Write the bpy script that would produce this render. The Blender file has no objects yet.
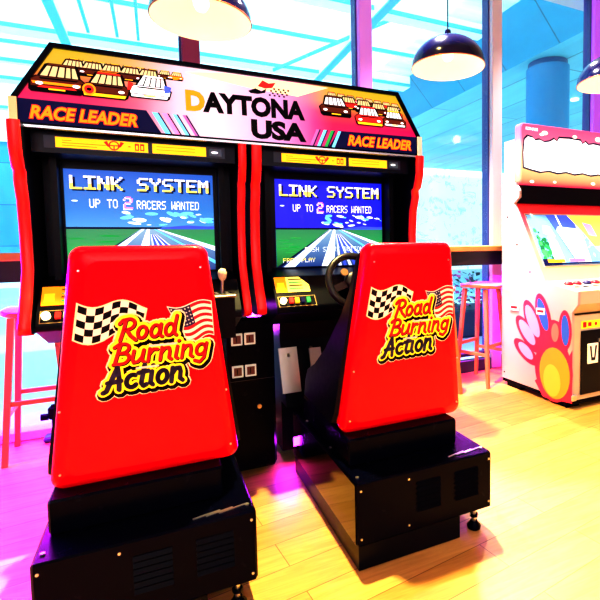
import bpy, math, random
import mathutils
from mathutils import Vector, Matrix
random.seed(7)
sc = bpy.context.scene
col = sc.collection
PI = math.pi

# ------------------------------------------------------------------ camera
CAM = Vector((-0.379, -1.34, 1.054)); YAW, PIT, ROL, F, PX, PY = 0.442, 0.061, 0.014, 467.563, 377.52, 274.501
fwd = Vector((math.sin(YAW)*math.cos(PIT), math.cos(YAW)*math.cos(PIT), -math.sin(PIT)))
r0 = Vector((math.cos(YAW), -math.sin(YAW), 0)); u0 = r0.cross(fwd)
cr, sr = math.cos(ROL), math.sin(ROL)
R = cr*r0 - sr*u0; U = cr*u0 + sr*r0
cd = bpy.data.cameras.new('camera'); cam = bpy.data.objects.new('camera', cd); col.objects.link(cam)
m = Matrix((R, U, -fwd)).transposed().to_4x4(); m.translation = CAM
cam.matrix_world = m
cd.sensor_width = 36; cd.lens = F/600*36
cd.shift_x = (300-PX)/600; cd.shift_y = (PY-300)/600
cd.clip_start = .02; cd.clip_end = 300
sc.camera = cam

def ray(u, v): return fwd + R*((u-PX)/F) - U*((v-PY)/F)
def at(u, v, axis, val):            # a point on the plane axis=val seen along a direction
    w = ray(u, v); t = (val-CAM[axis])/w[axis]; return CAM + w*t

# ------------------------------------------------------------------ materials
MATS = {}
def mat(name, c=(.8,.8,.8), rough=.5, metal=0, em=0, emc=None, coat=0, spec=.5, noise=0, nscale=20, alpha=1):
    if name in MATS: return MATS[name]
    M = bpy.data.materials.new(name); M.use_nodes = True
    nt = M.node_tree; b = nt.nodes['Principled BSDF']
    c4 = (*c, 1)
    b.inputs['Base Color'].default_value = c4
    b.inputs['Roughness'].default_value = rough; b.inputs['Metallic'].default_value = metal
    b.inputs['Coat Weight'].default_value = coat; b.inputs['Coat Roughness'].default_value = .08
    b.inputs['Specular IOR Level'].default_value = spec
    if em:
        b.inputs['Emission Color'].default_value = (*(emc or c), 1); b.inputs['Emission Strength'].default_value = em
    if noise:
        n = nt.nodes.new('ShaderNodeTexNoise'); n.inputs['Scale'].default_value = nscale; n.inputs['Detail'].default_value = 4
        tc = nt.nodes.new('ShaderNodeTexCoord'); nt.links.new(tc.outputs['Object'], n.inputs['Vector'])
        r = nt.nodes.new('ShaderNodeMapRange'); nt.links.new(n.outputs['Fac'], r.inputs[0])
        r.inputs[3].default_value = max(0, rough-noise); r.inputs[4].default_value = min(1, rough+noise)
        nt.links.new(r.outputs[0], b.inputs['Roughness'])
        mx = nt.nodes.new('ShaderNodeMixRGB'); mx.inputs[1].default_value = tuple(x*(1-noise) for x in c)+(1,)
        mx.inputs[2].default_value = tuple(min(1, x*(1+noise)) for x in c)+(1,)
        nt.links.new(n.outputs['Fac'], mx.inputs[0]); nt.links.new(mx.outputs[0], b.inputs['Base Color'])
    MATS[name] = M
    return M

red_shell = mat('red gelcoat', (.86,.0,.012), .25, coat=.08, spec=.15, noise=.04, nscale=6, em=.22, emc=(.95,.0,.012))  # emission on both reds stands in for fill light on seats and panels
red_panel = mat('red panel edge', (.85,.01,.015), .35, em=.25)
black_vinyl = mat('black vinyl', (.003,.002,.012), .4, spec=.18, noise=.1, nscale=40)
black_metal = mat('black painted metal', (.001,.0015,.010), .24, spec=.07, noise=.1, nscale=25)
black_gloss = mat('black gloss side panel', (.003,.002,.006), .08, spec=.5)
black_board = mat('black board', (.002,.003,.010), .35, spec=.15)
navy_bezel = mat('dark bezel', (.002,.005,.022), .3, spec=.2)
chrome = mat('brushed steel', (.75,.72,.68), .32, 1)
gold_trim = mat('brassy trim', (.8,.55,.25), .3, .8)
cream = mat('cream white', (.92,.87,.70), .4, em=.22)  # slight emission lifts the cream parts in dim light
white_p = mat('white', (.9,.9,.9), .4)
yellow = mat('yellow', (.98,.82,.04), .4, em=.3)  # yellow and red decal inks glow a little in place of light
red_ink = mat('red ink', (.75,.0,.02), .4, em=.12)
black_ink = mat('black ink', (.002,.002,.010), .4, spec=.15)
navy_ink = mat('navy ink', (.012,.008,.09), .4)
E_ = lambda n, c, s=1.0: mat('lit '+n, c, .5, em=s, spec=.2)
lit_white = E_('white', (.9,.92,1), 1.0); lit_pale = E_('pale', (.75,.85,.95), .8)
lit_black = mat('print black', (.002,.002,.006), .4, spec=.08); lit_orange = E_('orange', (.95,.28,.01), .9)
lit_gold = E_('gold', (.95,.55,.02), .85); lit_yellow = E_('yellow', (.95,.85,.15), 1.0)
lit_red = E_('red', (.75,.02,.02), .7); lit_navy = mat('lit navy', (.006,.008,.06), .4, em=.5, spec=.08)
lit_cyan = E_('cyan', (.15,.6,.85), .9); lit_pink = E_('pink', (.9,.25,.6), .8); lit_blue = E_('blue', (.05,.1,.7), .8)
lit_green = E_('green', (.02,.35,.08), .7); lit_brown = mat('lit brown', (.10,.02,.01), .5, em=.5, spec=.1)
lit_mauve = E_('mauve', (.5,.15,.5), .6); lit_skyc = E_('cloud', (.7,.85,1), 1.0)

def ramp_mat(name, comp, stops, strength=1.0, comp2=None, stops2=None, fac=None, base=.5):
    """emissive print whose colour runs along a world axis"""
    M = bpy.data.materials.new(name); M.use_nodes = True; nt = M.node_tree; b = nt.nodes['Principled BSDF']
    g = nt.nodes.new('ShaderNodeNewGeometry'); s = nt.nodes.new('ShaderNodeSeparateXYZ'); nt.links.new(g.outputs['Position'], s.inputs[0])
    def ramp(c, st):
        lo, hi = st[0][0], st[-1][0]
        mr = nt.nodes.new('ShaderNodeMapRange'); mr.inputs[1].default_value = lo; mr.inputs[2].default_value = hi
        nt.links.new(s.outputs[c], mr.inputs[0])
        cr_ = nt.nodes.new('ShaderNodeValToRGB'); e = cr_.color_ramp.elements
        for i, (p, cc) in enumerate(st):
            q = (p-lo)/(hi-lo)
            if i < 2: el = e[i]; el.position = q
            else: el = e.new(q)
            el.color = (*cc, 1)
        nt.links.new(mr.outputs[0], cr_.inputs[0]); return cr_
    a = ramp(comp, stops); out = a.outputs[0]
    if stops2:
        c2 = ramp(comp2, stops2); fr = ramp(comp2, fac)
        mx = nt.nodes.new('ShaderNodeMixRGB'); nt.links.new(fr.outputs[0], mx.inputs[0])
        nt.links.new(out, mx.inputs[1]); nt.links.new(c2.outputs[0], mx.inputs[2]); out = mx.outputs[0]
    dk = nt.nodes.new('ShaderNodeMixRGB'); dk.blend_type = 'MULTIPLY'; dk.inputs[0].default_value = 1; dk.inputs[2].default_value = (base,)*3+(1,)
    nt.links.new(out, dk.inputs[1]); nt.links.new(dk.outputs[0], b.inputs['Base Color'])
    nt.links.new(out, b.inputs['Emission Color']); b.inputs['Emission Strength'].default_value = strength; b.inputs['Roughness'].default_value = .35
    return M

# ------------------------------------------------------------------ mesh builder (world coordinates in, local coordinates out)
class MB:
    def __init__(s): s.v = []; s.f = []; s.m = []; s.sm = []; s.mats = []
    def mi(s, M):
        if M not in s.mats: s.mats.append(M)
        return s.mats.index(M)
    def add(s, vs, fs, M, smooth=False):
        o = len(s.v); s.v += [Vector(v) for v in vs]; k = s.mi(M)
        for f in fs: s.f.append([o+i for i in f]); s.m.append(k); s.sm.append(smooth)
        return s
    def box(s, a, b, M):
        x0, x1 = sorted((a[0], b[0])); y0, y1 = sorted((a[1], b[1])); z0, z1 = sorted((a[2], b[2]))
        vs = [(x,y,z) for z in (z0,z1) for y in (y0,y1) for x in (x0,x1)]
        return s.add(vs, [(0,2,3,1),(4,5,7,6),(0,1,5,4),(2,6,7,3),(0,4,6,2),(1,3,7,5)], M)
    def bbox(s, a, b, M, r=.01):      # a box with chamfered long edges
        x0, x1 = sorted((a[0], b[0])); y0, y1 = sorted((a[1], b[1])); z0, z1 = sorted((a[2], b[2])); r = min(r, (x1-x0)*.45, (y1-y0)*.45, (z1-z0)*.45)
        P = [(y0+r,z0),(y1-r,z0),(y1,z0+r),(y1,z1-r),(y1-r,z1),(y0+r,z1),(y0,z1-r),(y0,z0+r)]
        cy, cz = (y0+y1)/2, (z0+z1)/2
        sh = lambda p: (cy+(p[0]-cy)*(1-2*r/(y1-y0)), cz+(p[1]-cz)*(1-2*r/(z1-z0)))
        rings = [(x0,[sh(p) for p in P]),(x0+r,P),(x1-r,P),(x1,[sh(p) for p in P])]
        vs = [(x,*p) for x, q in rings for p in q]; fs = []
        for k in range(3):
            for i in range(8): j = (i+1)%8; fs.append((k*8+i, k*8+j, (k+1)*8+j, (k+1)*8+i))
        fs.append(tuple(range(7,-1,-1))); fs.append(tuple(24+i for i in range(8)))
        return s.add(vs, fs, M)
    def prism(s, poly, axis, a, b, M, Mc=None):   # poly in the two other axes (x:(y,z) y:(x,z) z:(x,y))
        def P(p, t): return {0:(t,p[0],p[1]),1:(p[0],t,p[1]),2:(p[0],p[1],t)}[axis]
        n = len(poly); vs = [P(p,a) for p in poly]+[P(p,b) for p in poly]
        s.add(vs, [(i,(i+1)%n,n+(i+1)%n,n+i) for i in range(n)], M)
        s.add(vs, [tuple(range(n-1,-1,-1)), tuple(range(n,2*n))], Mc or M); return s
    def loft(s, rings, M, smooth=True, caps=True):
        n = len(rings[0]); vs = [p for r in rings for p in r]; fs = []
        for k in range(len(rings)-1):
            for i in range(n): j = (i+1)%n; fs.append((k*n+i, k*n+j, (k+1)*n+j, (k+1)*n+i))
        s.add(vs, fs, M, smooth)
        if caps: s.add(rings[0], [tuple(range(n-1,-1,-1))], M); s.add(rings[-1], [tuple(range(n))], M)
        return s
    def tube(s, a, b, r, M, r2=None, n=16, smooth=True):
        a, b = Vector(a), Vector(b); d = (b-a).normalized(); t = d.orthogonal().normalized(); q = d.cross(t); r2 = r if r2 is None else r2
        ring = lambda c, rr: [c+(t*math.cos(2*PI*i/n)+q*math.sin(2*PI*i/n))*rr for i in range(n)]
        return s.loft([ring(a,r), ring(b,r2)], M, smooth)
    def bar(s, a, b, w, h, M, up=(0,0,1), w2=None, h2=None):   # rectangular bar
        a, b = Vector(a), Vector(b); d = (b-a).normalized(); t = d.cross(Vector(up))
        t = t.normalized() if t.length > 1e-4 else Vector((1,0,0)); q = t.cross(d)
        w2 = w2 or w; h2 = h2 or h
        ring = lambda c, w, h: [c+t*w/2+q*h/2, c-t*w/2+q*h/2, c-t*w/2-q*h/2, c+t*w/2-q*h/2]
        return s.loft([ring(a,w,h), ring(b,w2,h2)], M, False)
    def path(s, pts, r, M, n=10):
        pts = [Vector(p) for p in pts]; rings = []; t = None
        for i, p in enumerate(pts):
            d = (pts[min(i+1,len(pts)-1)]-pts[max(i-1,0)]).normalized()
            t = (d.orthogonal() if t is None else t-d*t.dot(d)).normalized(); q = d.cross(t)
            rings.append([p+(t*math.cos(2*PI*k/n)+q*math.sin(2*PI*k/n))*r for k in range(n)])
        return s.loft(rings, M)
    def lathe(s, prof, c, M, axis=(0,0,1), n=40, smooth=True):
        c = Vector(c); d = Vector(axis).normalized(); t = d.orthogonal().normalized(); q = d.cross(t)
        rings = [[c+d*z+(t*math.cos(2*PI*i/n)+q*math.sin(2*PI*i/n))*max(r,1e-4) for i in range(n)] for r, z in prof]
        return s.loft(rings, M, smooth, caps=False)
    def torus(s, c, axis, Rr, r, M, n=48, k=12):
        c = Vector(c); d = Vector(axis).normalized(); t = d.orthogonal().normalized(); q = d.cross(t); vs = []; fs = []
        for i in range(n):
            e = t*math.cos(2*PI*i/n)+q*math.sin(2*PI*i/n)
            for j in range(k): vs.append(c+e*(Rr+r*math.cos(2*PI*j/k))+d*r*math.sin(2*PI*j/k))
        for i in range(n):
            for j in range(k): fs.append((i*k+j, ((i+1)%n)*k+j, ((i+1)%n)*k+(j+1)%k, i*k+(j+1)%k))
        return s.add(vs, fs, M, True)
    def build(s, name, parent=None, origin=None, bevel=0):
        off = parent_world(parent) if parent else (Vector(origin) if origin else Vector((0,0,0)))
        me = bpy.data.meshes.new(name); me.from_pydata([v-off for v in s.v], [], s.f)
        for M in s.mats: me.materials.append(M)
        me.polygons.foreach_set('material_index', s.m); me.polygons.foreach_set('use_smooth', s.sm)
        o = bpy.data.objects.new(name, me); col.objects.link(o)
        if parent: o.parent = parent
        elif origin: o.location = off
        if bevel:
            md = o.modifiers.new('bevel', 'BEVEL'); md.width = bevel; md.segments = 2; md.limit_method = 'ANGLE'
        return o
def parent_world(o):
    l = Vector((0,0,0))
    while o: l = l+o.location; o = o.parent
    return l
def thing(name, label, cat, loc, group=None):
    o = bpy.data.objects.new(name, None); col.objects.link(o); o.location = loc; o.empty_display_size = .1
    return tag(o, label, cat, group)
def tag(o, label, cat, group=None):
    o['label'] = label; o['category'] = cat
    if group: o['group'] = group
    return o
def struct(o): o['kind'] = 'structure'; return o
def copy_tree(o, parent=None):
    c = o.copy(); col.objects.link(c)
    if parent: c.parent = parent
    for ch in list(o.children): copy_tree(ch, c)
    return c

# ------------------------------------------------------------------ flat artwork on a plane
class Plane:
    """2-D drawing on a plane: O + U*a + V*b, lifted along N"""
    def __init__(s, O, U, V, N, mb, step=.0005):
        s.O, s.U, s.V, s.N, s.mb, s.step = Vector(O), Vector(U), Vector(V), Vector(N).normalized(), mb, step
    def p(s, a, b, l): return s.O+s.U*a+s.V*b+s.N*(s.step*l)
    def poly(s, pts, M, l=1):
        s.mb.add([s.p(a,b,l) for a, b in pts], [tuple(range(len(pts)))], M)
    def rect(s, a0, b0, a1, b1, M, l=1): s.poly([(a0,b0),(a1,b0),(a1,b1),(a0,b1)], M, l)
    def disc(s, a, b, ra, rb, M, l=1, n=20, rot=0):
        c, d = math.cos(rot), math.sin(rot)
        s.poly([(a+ra*math.cos(t)*c-rb*math.sin(t)*d, b+ra*math.cos(t)*d+rb*math.sin(t)*c) for t in [2*PI*i/n for i in range(n)]], M, l)
    def stroke(s, pts, w, M, l=1, cap=True, n=10):
        for (x0,y0),(x1,y1) in zip(pts, pts[1:]):
            dx, dy = x1-x0, y1-y0; L = math.hypot(dx,dy) or 1; nx, ny = -dy/L*w/2, dx/L*w/2
            s.poly([(x0+nx,y0+ny),(x0-nx,y0-ny),(x1-nx,y1-ny),(x1+nx,y1+ny)], M, l)
        if cap:
            for x, y in pts: s.disc(x, y, w/2, w/2, M, l, n)

def text_tris(txt, shear=0, bold=0):
    cu = bpy.data.curves.new('t', 'FONT'); cu.body = txt; cu.dimensions = '2D'; cu.fill_mode = 'BOTH'; cu.shear = shear; cu.offset = bold; cu.resolution_u = 3
    o = bpy.data.objects.new('t', cu); col.objects.link(o)
    dg = bpy.context.evaluated_depsgraph_get(); dg.update()
    me = bpy.data.meshes.new_from_object(o.evaluated_get(dg))
    V = [(v.co.x, v.co.y) for v in me.vertices]; Fc = [tuple(p.vertices) for p in me.polygons]
    bpy.data.objects.remove(o); bpy.data.curves.remove(cu); bpy.data.meshes.remove(me)
    return V, Fc
def text_on(pl, txt, p0, p1, h, M, l=1, shear=0, bold=0, M2=None, split=None, up=None):
    """lay a word from baseline point p0 to p1 with capital height h (plane units)"""
    V, Fc = text_tris(txt, shear, bold)
    V0, _ = text_tris(txt, 0, 0); xs = [v[0] for v in V0]; ys = [v[1] for v in V0]
    x0, x1, y1 = min(xs), max(xs), max(ys)
    ex = Vector((p1[0]-p0[0], p1[1]-p0[1])); L = ex.length; ey = Vector(up) if up else Vector((-ex.y, ex.x))/L*h
    pts = []
    for x, y in V:
        s_ = (x-x0)/(x1-x0); t = y/y1
        pts.append((p0[0]+ex.x*s_+ey.x*t, p0[1]+ex.y*s_+ey.y*t))
    vs = [pl.p(a, b, l) for a, b in pts]
    if M2:
        A = [f for f in Fc if sum((V[i][0]-x0)/(x1-x0) for i in f)/len(f) < split]; B = [f for f in Fc if f not in A]
        pl.mb.add(vs, A, M2); pl.mb.add(vs, B, M)
    else: pl.mb.add(vs, Fc, M)

BIT = {'A':'0E11111F111111','B':'1E11111E11111E','C':'0E11101010110E','D':'1E11111111111E','E':'1F10101E10101F','F':'1F10101E101010','I':'1F04040404041F',
 'K':'11121418141211','L':'1010101010101F','M':'111B1515111111','N':'11191915131311','O':'0E11111111110E','P':'1E11111E101010','R':'1E11111E141211','S':'0F10100E01011E',
 'T':'1F040404040404','U':'1111111111110E','W':'11111115151B11','Y':'11110A04040404','2':'0E11010E10101F','H':'1111111F111111','G':'0F10101711110F','1':'040C040404040E','?':'0E110102040004'}
def pixel_text(pl, txt, a0, b0, a1, b1, M, l, M2=None, bold=False):
    """blocky raster lettering between a0..a1, with b0 the top and b1 the bottom"""
    n = len(txt)*6-1; cw = (a1-a0)/n; ch = (b1-b0)/7
    for k, c in enumerate(txt):
        if c == ' ' : continue
        for r in range(7):
            bits = int(BIT[c][2*r:2*r+2], 16); i = 0
            while i < 5:
                if bits >> (4-i) & 1:
                    j = i
                    while j < 5 and bits >> (4-j) & 1: j += 1
                    mm = M2 if (M2 and r >= 4) else M
                    pl.rect(a0+(k*6+i)*cw, b0+r*ch, a0+(k*6+j+(.35 if bold else 0))*cw, b0+(r+1)*ch, mm, l); i = j
                else: i += 1

# script lettering as strokes, unit = capital height
def arc(cx, cy, rx, ry, a0, a1, n=10): return [(cx+rx*math.cos(math.radians(a0+(a1-a0)*i/n)), cy+ry*math.sin(math.radians(a0+(a1-a0)*i/n))) for i in range(n+1)]
SG = {
 'R': (.78, [[(.12,0),(.22,.5),(.28,.98)], [(.02,.8),(.15,.96)]+arc(.4,.75,.28,.25,80,-90,8)+[(.3,.48)], [(.36,.48),(.55,.2),(.82,-.04)]]),
 'o': (.60, [arc(.28,.3,.2,.28,0,360,14)]),
 'a': (.66, [arc(.27,.3,.2,.28,0,360,14), [(.5,.6),(.49,.1),(.62,0)]]),
 'd': (.66, [arc(.27,.3,.2,.28,0,360,14), [(.54,.92),(.5,.5),(.5,.1),(.62,0)]]),
 'B': (.74, [[(.12,0),(.24,1)], [(.02,.85),(.2,1.0)]+arc(.38,.77,.22,.22,80,-80,8)+[(.25,.53)], [(.3,.53)]+arc(.42,.27,.24,.26,70,-90,8)+[(.08,.0)]]),
 'u': (.62, [[(.08,.6),(.06,.2),(.14,.02),(.3,.04),(.44,.25),(.48,.6)], [(.48,.6),(.46,.1),(.58,0)]]),
 'r': (.52, [[(.1,.62),(.1,0)], [(.1,.35),(.25,.58),(.42,.56)]]),
 'n': (.62, [[(.08,.62),(.08,0)], [(.08,.35),(.22,.58),(.38,.58),(.44,.4),(.44,.1),(.56,0)]]),
 'i': (.3, [[(.12,.6),(.1,.1),(.2,0)], [(.15,.86),(.16,.87)]]),
 'g': (.62, [arc(.26,.32,.2,.26,0,360,14), [(.48,.6),(.46,-.1),(.3,-.3),(.06,-.2)]]),
 'A': (.8, [[(.0,-.08),(.12,-.02),(.48,1.0),(.58,.5),(.62,-.02)], [(.14,.34),(.66,.38)]]),
 'c': (.54, [arc(.3,.3,.22,.28,60,320,12)]),
 't': (.42, [[(.22,.95),(.14,.15),(.24,0),(.36,.06)], [(.0,.62),(.38,.66)]]),
}
def script_word(word, p0, p1, h, slant=.22):
    W = sum(SG[c][0] for c in word); ex = ((p1[0]-p0[0])/W, (p1[1]-p0[1])/W); L = math.hypot(*ex)*W; eu = (-(p1[1]-p0[1])/L*h, (p1[0]-p0[0])/L*h)
    out = []; x = 0
    for c in word:
        w, ss = SG[c]
        for st in ss:
            out.append([(p0[0]+ex[0]*(x+a+b*slant)+eu[0]*b, p0[1]+ex[1]*(x+a+b*slant)+eu[1]*b) for a, b in st])
        x += w
    return out

# ================================================================== SETTING
# floor : pale wooden planks laid a few degrees off the machines
def floor_mat():
    M = bpy.data.materials.new('oak plank floor'); M.use_nodes = True; nt = M.node_tree; b = nt.nodes['Principled BSDF']; L = nt.links.new
    tc = nt.nodes.new('ShaderNodeTexCoord'); mp = nt.nodes.new('ShaderNodeMapping'); mp.inputs['Rotation'].default_value[2] = math.radians(-7.5)
    L(tc.outputs['Object'], mp.inputs[0])
    br = nt.nodes.new('ShaderNodeTexBrick'); br.offset = .37; br.inputs['Scale'].default_value = 1
    br.inputs['Brick Width'].default_value = .95; br.inputs['Row Height'].default_value = .135; br.inputs['Mortar Size'].default_value = .0016; br.inputs['Mortar Smooth'].default_value = .3
    br.inputs['Color1'].default_value = (.74,.40,.12,1); br.inputs['Color2'].default_value = (.60,.30,.075,1); br.inputs['Mortar'].default_value = (.22,.09,.02,1)
    L(mp.outputs[0], br.inputs['Vector'])
    st = nt.nodes.new('ShaderNodeMapping'); st.inputs['Scale'].default_value = (2.2, 26, 1); st.inputs['Rotation'].default_value[2] = math.radians(-7.5); L(tc.outputs['Object'], st.inputs[0])
    n = nt.nodes.new('ShaderNodeTexNoise'); n.inputs['Scale'].default_value = 1.6; n.inputs['Detail'].default_value = 7; n.inputs['Roughness'].default_value = .65; n.inputs['Distortion'].default_value = .8; L(st.outputs[0], n.inputs['Vector'])
    cr_ = nt.nodes.new('ShaderNodeValToRGB'); cr_.color_ramp.elements[0].position = .3; cr_.color_ramp.elements[0].color = (.68,.58,.45,1); cr_.color_ramp.elements[1].position = .62; cr_.color_ramp.elements[1].color = (1,1,1,1); L(n.outputs['Fac'], cr_.inputs[0])
    mx = nt.nodes.new('ShaderNodeMixRGB'); mx.blend_type = 'MULTIPLY'; mx.inputs[0].default_value = .8; L(br.outputs['Color'], mx.inputs[1]); L(cr_.outputs[0], mx.inputs[2])
    L(mx.outputs[0], b.inputs['Base Color']); b.inputs['Roughness'].default_value = .42
    bp = nt.nodes.new('ShaderNodeBump'); bp.inputs['Strength'].default_value = .15; bp.inputs['Distance'].default_value = .002; L(br.outputs['Fac'], bp.inputs['Height']); bp.invert = True; L(bp.outputs[0], b.inputs['Normal'])
    return M
X0, X1, Y0, YW, H = -3.6, 6.0, -4.6, 1.85, 3.35
struct(MB().box((X0,Y0,-.1),(X1,YW+.1,0), floor_mat()).build('floor'))
ceil_m = mat('white plaster', (.8,.78,.74), .8, noise=.05, nscale=3)
struct(MB().box((X0,Y0,H),(X1,YW+.25,H+.12), ceil_m).build('ceiling'))
wall_m = mat('pale wall paint', (.72,.68,.64), .8, noise=.04, nscale=3)
struct(MB().box((X0-.1,Y0,-.1),(X0,YW+.1,H), wall_m).build('wall_left'))
struct(MB().box((X1,Y0,-.1),(X1+.1,YW+.1,H), wall_m).build('wall_right'))
struct(MB().box((X0-.1,Y0-.1,-.1),(X1+.1,Y0,H), wall_m).build('wall_back'))
# glazed front : mullions, panes, sill rail and head rail
glass = bpy.data.materials.new('window glass'); glass.use_nodes = True
nt = glass.node_tree; nt.nodes.remove(nt.nodes['Principled BSDF'])
tr = nt.nodes.new('ShaderNodeBsdfTransparent'); tr.inputs[0].default_value = (.93,.985,1,1)
gl = nt.nodes.new('ShaderNodeBsdfGlossy'); gl.inputs['Roughness'].default_value = .02; gl.inputs[0].default_value = (.9,.95,1,1)
lw = nt.nodes.new('ShaderNodeLayerWeight'); pw = nt.nodes.new('ShaderNodeMath'); pw.operation = 'POWER'; pw.inputs[1].default_value = 3; nt.links.new(lw.outputs['Facing'], pw.inputs[0]); fr = nt.nodes.new('ShaderNodeMath'); fr.operation = 'MULTIPLY_ADD'; fr.inputs[1].default_value = .35; fr.inputs[2].default_value = .02; nt.links.new(pw.outputs[0], fr.inputs[0]); mxs = nt.nodes.new('ShaderNodeMixShader')
nt.links.new(fr.outputs[0], mxs.inputs[0]); nt.links.new(tr.outputs[0], mxs.inputs[1]); nt.links.new(gl.outputs[0], mxs.inputs[2])
nt.links.new(mxs.outputs[0], nt.nodes['Material Output'].inputs[0])
mull = [-2.48,-1.31,-.137,1.035,2.22,3.40,4.6,5.8]
mcols = {2:(.30,.04,.16),3:(.55,.22,.80),4:(.62,.58,.68),5:(.45,.12,.95)}  # neon light on the posts is put into their colours and emission
for i, x in enumerate(mull):
    M = mat('mullion %d'%i, mcols.get(i,(.5,.45,.55)), .4, em={3:.25,5:.35}.get(i,.03))
    b = MB().bbox((x-.052,YW-.06,0),(x+.052,YW+.07,H), M, .006)
    b.box((x-.064,YW-.02,0),(x-.052,YW+.06,H), mat('mullion gasket', (.05,.06,.25), .5))
    struct(b.build('trim_%d'%(i+1)))
for i, (a, c) in enumerate(zip([X0]+mull, mull+[X1])):
    a_ = a+(.053 if i else 0); c_ = c-(.065 if i < len(mull) else 0)
    if c_-a_ < .1: continue
    struct(MB().box((a_,YW,.05),(c_,YW+.01,H-.002), glass).build('window_%d'%(i+1)))
sill = mat('sill rail', (.03,.03,.06), .3)
o = MB().bbox((X0,YW-.05,0.001),(-1.37,YW+.05,.05), mat('pale sill rail', (.7,.6,.75), .4), .004).build('baseboard_left'); struct(o)
o = MB().bbox((-1.24,YW-.05,0.001),(-.21,YW+.05,.05), mat('pale sill rail', (.7,.6,.75), .4), .004).build('baseboard_middle'); struct(o)
o = MB().bbox((1.1,YW-.07,0.001),(2.15,YW-.012,.10), sill, .004)
o.bbox((1.1,YW-.06,.13),(2.15,YW-.012,.16), sill, .004); struct(o.build('baseboard_right'))
o = MB().bbox((2.29,YW-.05,0.001),(X1,YW-.012,.10), sill, .004); struct(o.build('baseboard_front'))

# ================================================================== OUTSIDE
pave = mat('pale paving', (.50,.78,.92), .8, noise=.08, nscale=2)
struct(MB().box((-30,YW+.12,-.15),(45,40,-.02), pave).build('ground'))
steel_c = mat('pale canopy steel', (.70,.93,.98), .5, em=.45, emc=(.6,.93,1))  # canopy steel twice: daylight in the emission here, shade in the next colour
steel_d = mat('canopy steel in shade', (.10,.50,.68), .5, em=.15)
roofg = bpy.data.materials.new('frosted canopy glass'); roofg.use_nodes = True; nt = roofg.node_tree; nt.nodes.remove(nt.nodes['Principled BSDF'])
tr = nt.nodes.new('ShaderNodeBsdfTransparent'); tr.inputs[0].default_value = (.88,.99,1,1); tl = nt.nodes.new('ShaderNodeBsdfTranslucent'); tl.inputs[0].default_value = (.75,.95,1,1)
ms = nt.nodes.new('ShaderNodeMixShader'); ms.inputs[0].default_value = .5
tcn = nt.nodes.new('ShaderNodeTexCoord'); mpn = nt.nodes.new('ShaderNodeMapping'); mpn.inputs['Scale'].default_value = (.25,3,1); nn = nt.nodes.new('ShaderNodeTexNoise'); nn.inputs['Scale'].default_value = 1.5
nt.links.new(tcn.outputs['Object'], mpn.inputs[0]); nt.links.new(mpn.outputs[0], nn.inputs['Vector'])
nt.links.new(nn.outputs['Fac'], ms.inputs[0])
nt.links.new(tr.outputs[0], ms.inputs[1]); nt.links.new(tl.outputs[0], ms.inputs[2]); nt.links.new(ms.outputs[0], nt.nodes['Material Output'].inputs[0])
canopy = thing('glass_canopy', 'pale blue glazed entrance canopy with steel beams beyond the windows', 'canopy', (-2,7,4.5))
b = MB()
b.box((-14,2.6,4.62),(4.6,15.1,4.64), roofg); b.build('glazing', canopy)
for y, w, hh in ((3.6,.05,.1),(5.05,.22,.16),(6.45,.03,.06),(7.6,.30,.22),(8.6,.03,.06),(9.4,.12,.12),(10.3,.28,.2),(12.6,.2,.2)):
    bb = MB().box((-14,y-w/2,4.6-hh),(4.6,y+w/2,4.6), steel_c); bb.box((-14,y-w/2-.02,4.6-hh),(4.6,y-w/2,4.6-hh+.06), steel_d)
    bb.build('cross_beam', canopy)
for x in (-9,-5.4,-1.54,2.65):
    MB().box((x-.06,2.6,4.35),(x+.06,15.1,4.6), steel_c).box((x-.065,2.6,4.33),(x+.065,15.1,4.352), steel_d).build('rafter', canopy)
for x in (-1.2,-.8,-.5):
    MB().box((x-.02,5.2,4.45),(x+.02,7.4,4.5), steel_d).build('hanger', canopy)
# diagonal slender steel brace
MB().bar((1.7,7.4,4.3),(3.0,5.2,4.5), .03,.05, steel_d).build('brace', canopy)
# soffit of the neighbouring building
def soffit_mat(name, c, c2, rot, bw, rh, off=.5):
    M = bpy.data.materials.new(name); M.use_nodes = True; nt = M.node_tree; b = nt.nodes['Principled BSDF']
    tc = nt.nodes.new('ShaderNodeTexCoord'); mp = nt.nodes.new('ShaderNodeMapping'); mp.inputs['Rotation'].default_value = rot; nt.links.new(tc.outputs['Object'], mp.inputs[0])
    br = nt.nodes.new('ShaderNodeTexBrick'); br.inputs['Scale'].default_value = 1; br.inputs['Brick Width'].default_value = bw; br.inputs['Row Height'].default_value = rh; br.inputs['Mortar Size'].default_value = .012
    br.offset = off; br.inputs['Color1'].default_value = (*c,1); br.inputs['Color2'].default_value = (*c2,1); br.inputs['Mortar'].default_value = (.01,.13,.2,1); nt.links.new(mp.outputs[0], br.inputs['Vector'])
    n = nt.nodes.new('ShaderNodeTexNoise'); n.inputs['Scale'].default_value = .9; n.inputs['Detail'].default_value = 6
    m2 = nt.nodes.new('ShaderNodeMapping'); m2.inputs['Scale'].default_value = (3,.5,1); nt.links.new(tc.outputs['Object'], m2.inputs[0]); nt.links.new(m2.outputs[0], n.inputs['Vector'])
    mx = nt.nodes.new('ShaderNodeMixRGB'); mx.blend_type = 'OVERLAY'; mx.inputs[0].default_value = .35; nt.links.new(br.outputs['Color'], mx.inputs[1]); nt.links.new(n.outputs['Fac'], mx.inputs[2])
    nt.links.new(mx.outputs[0], b.inputs['Base Color']); b.inputs['Roughness'].default_value = .35
    nt.links.new(mx.outputs[0], b.inputs['Emission Color']); b.inputs['Emission Strength'].default_value = .12
    return M
so = MB(); so.box((5.5,2.4,4.2),(26,15.2,4.4), soffit_mat('teal soffit panels', (.10,.50,.60), (.15,.58,.68), (0,0,PI/2), 6, .95))
nb = thing('canopy_soffit', 'teal panelled soffit with a sloping edge of the building outside', 'soffit', (8,8,4.2))
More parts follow.
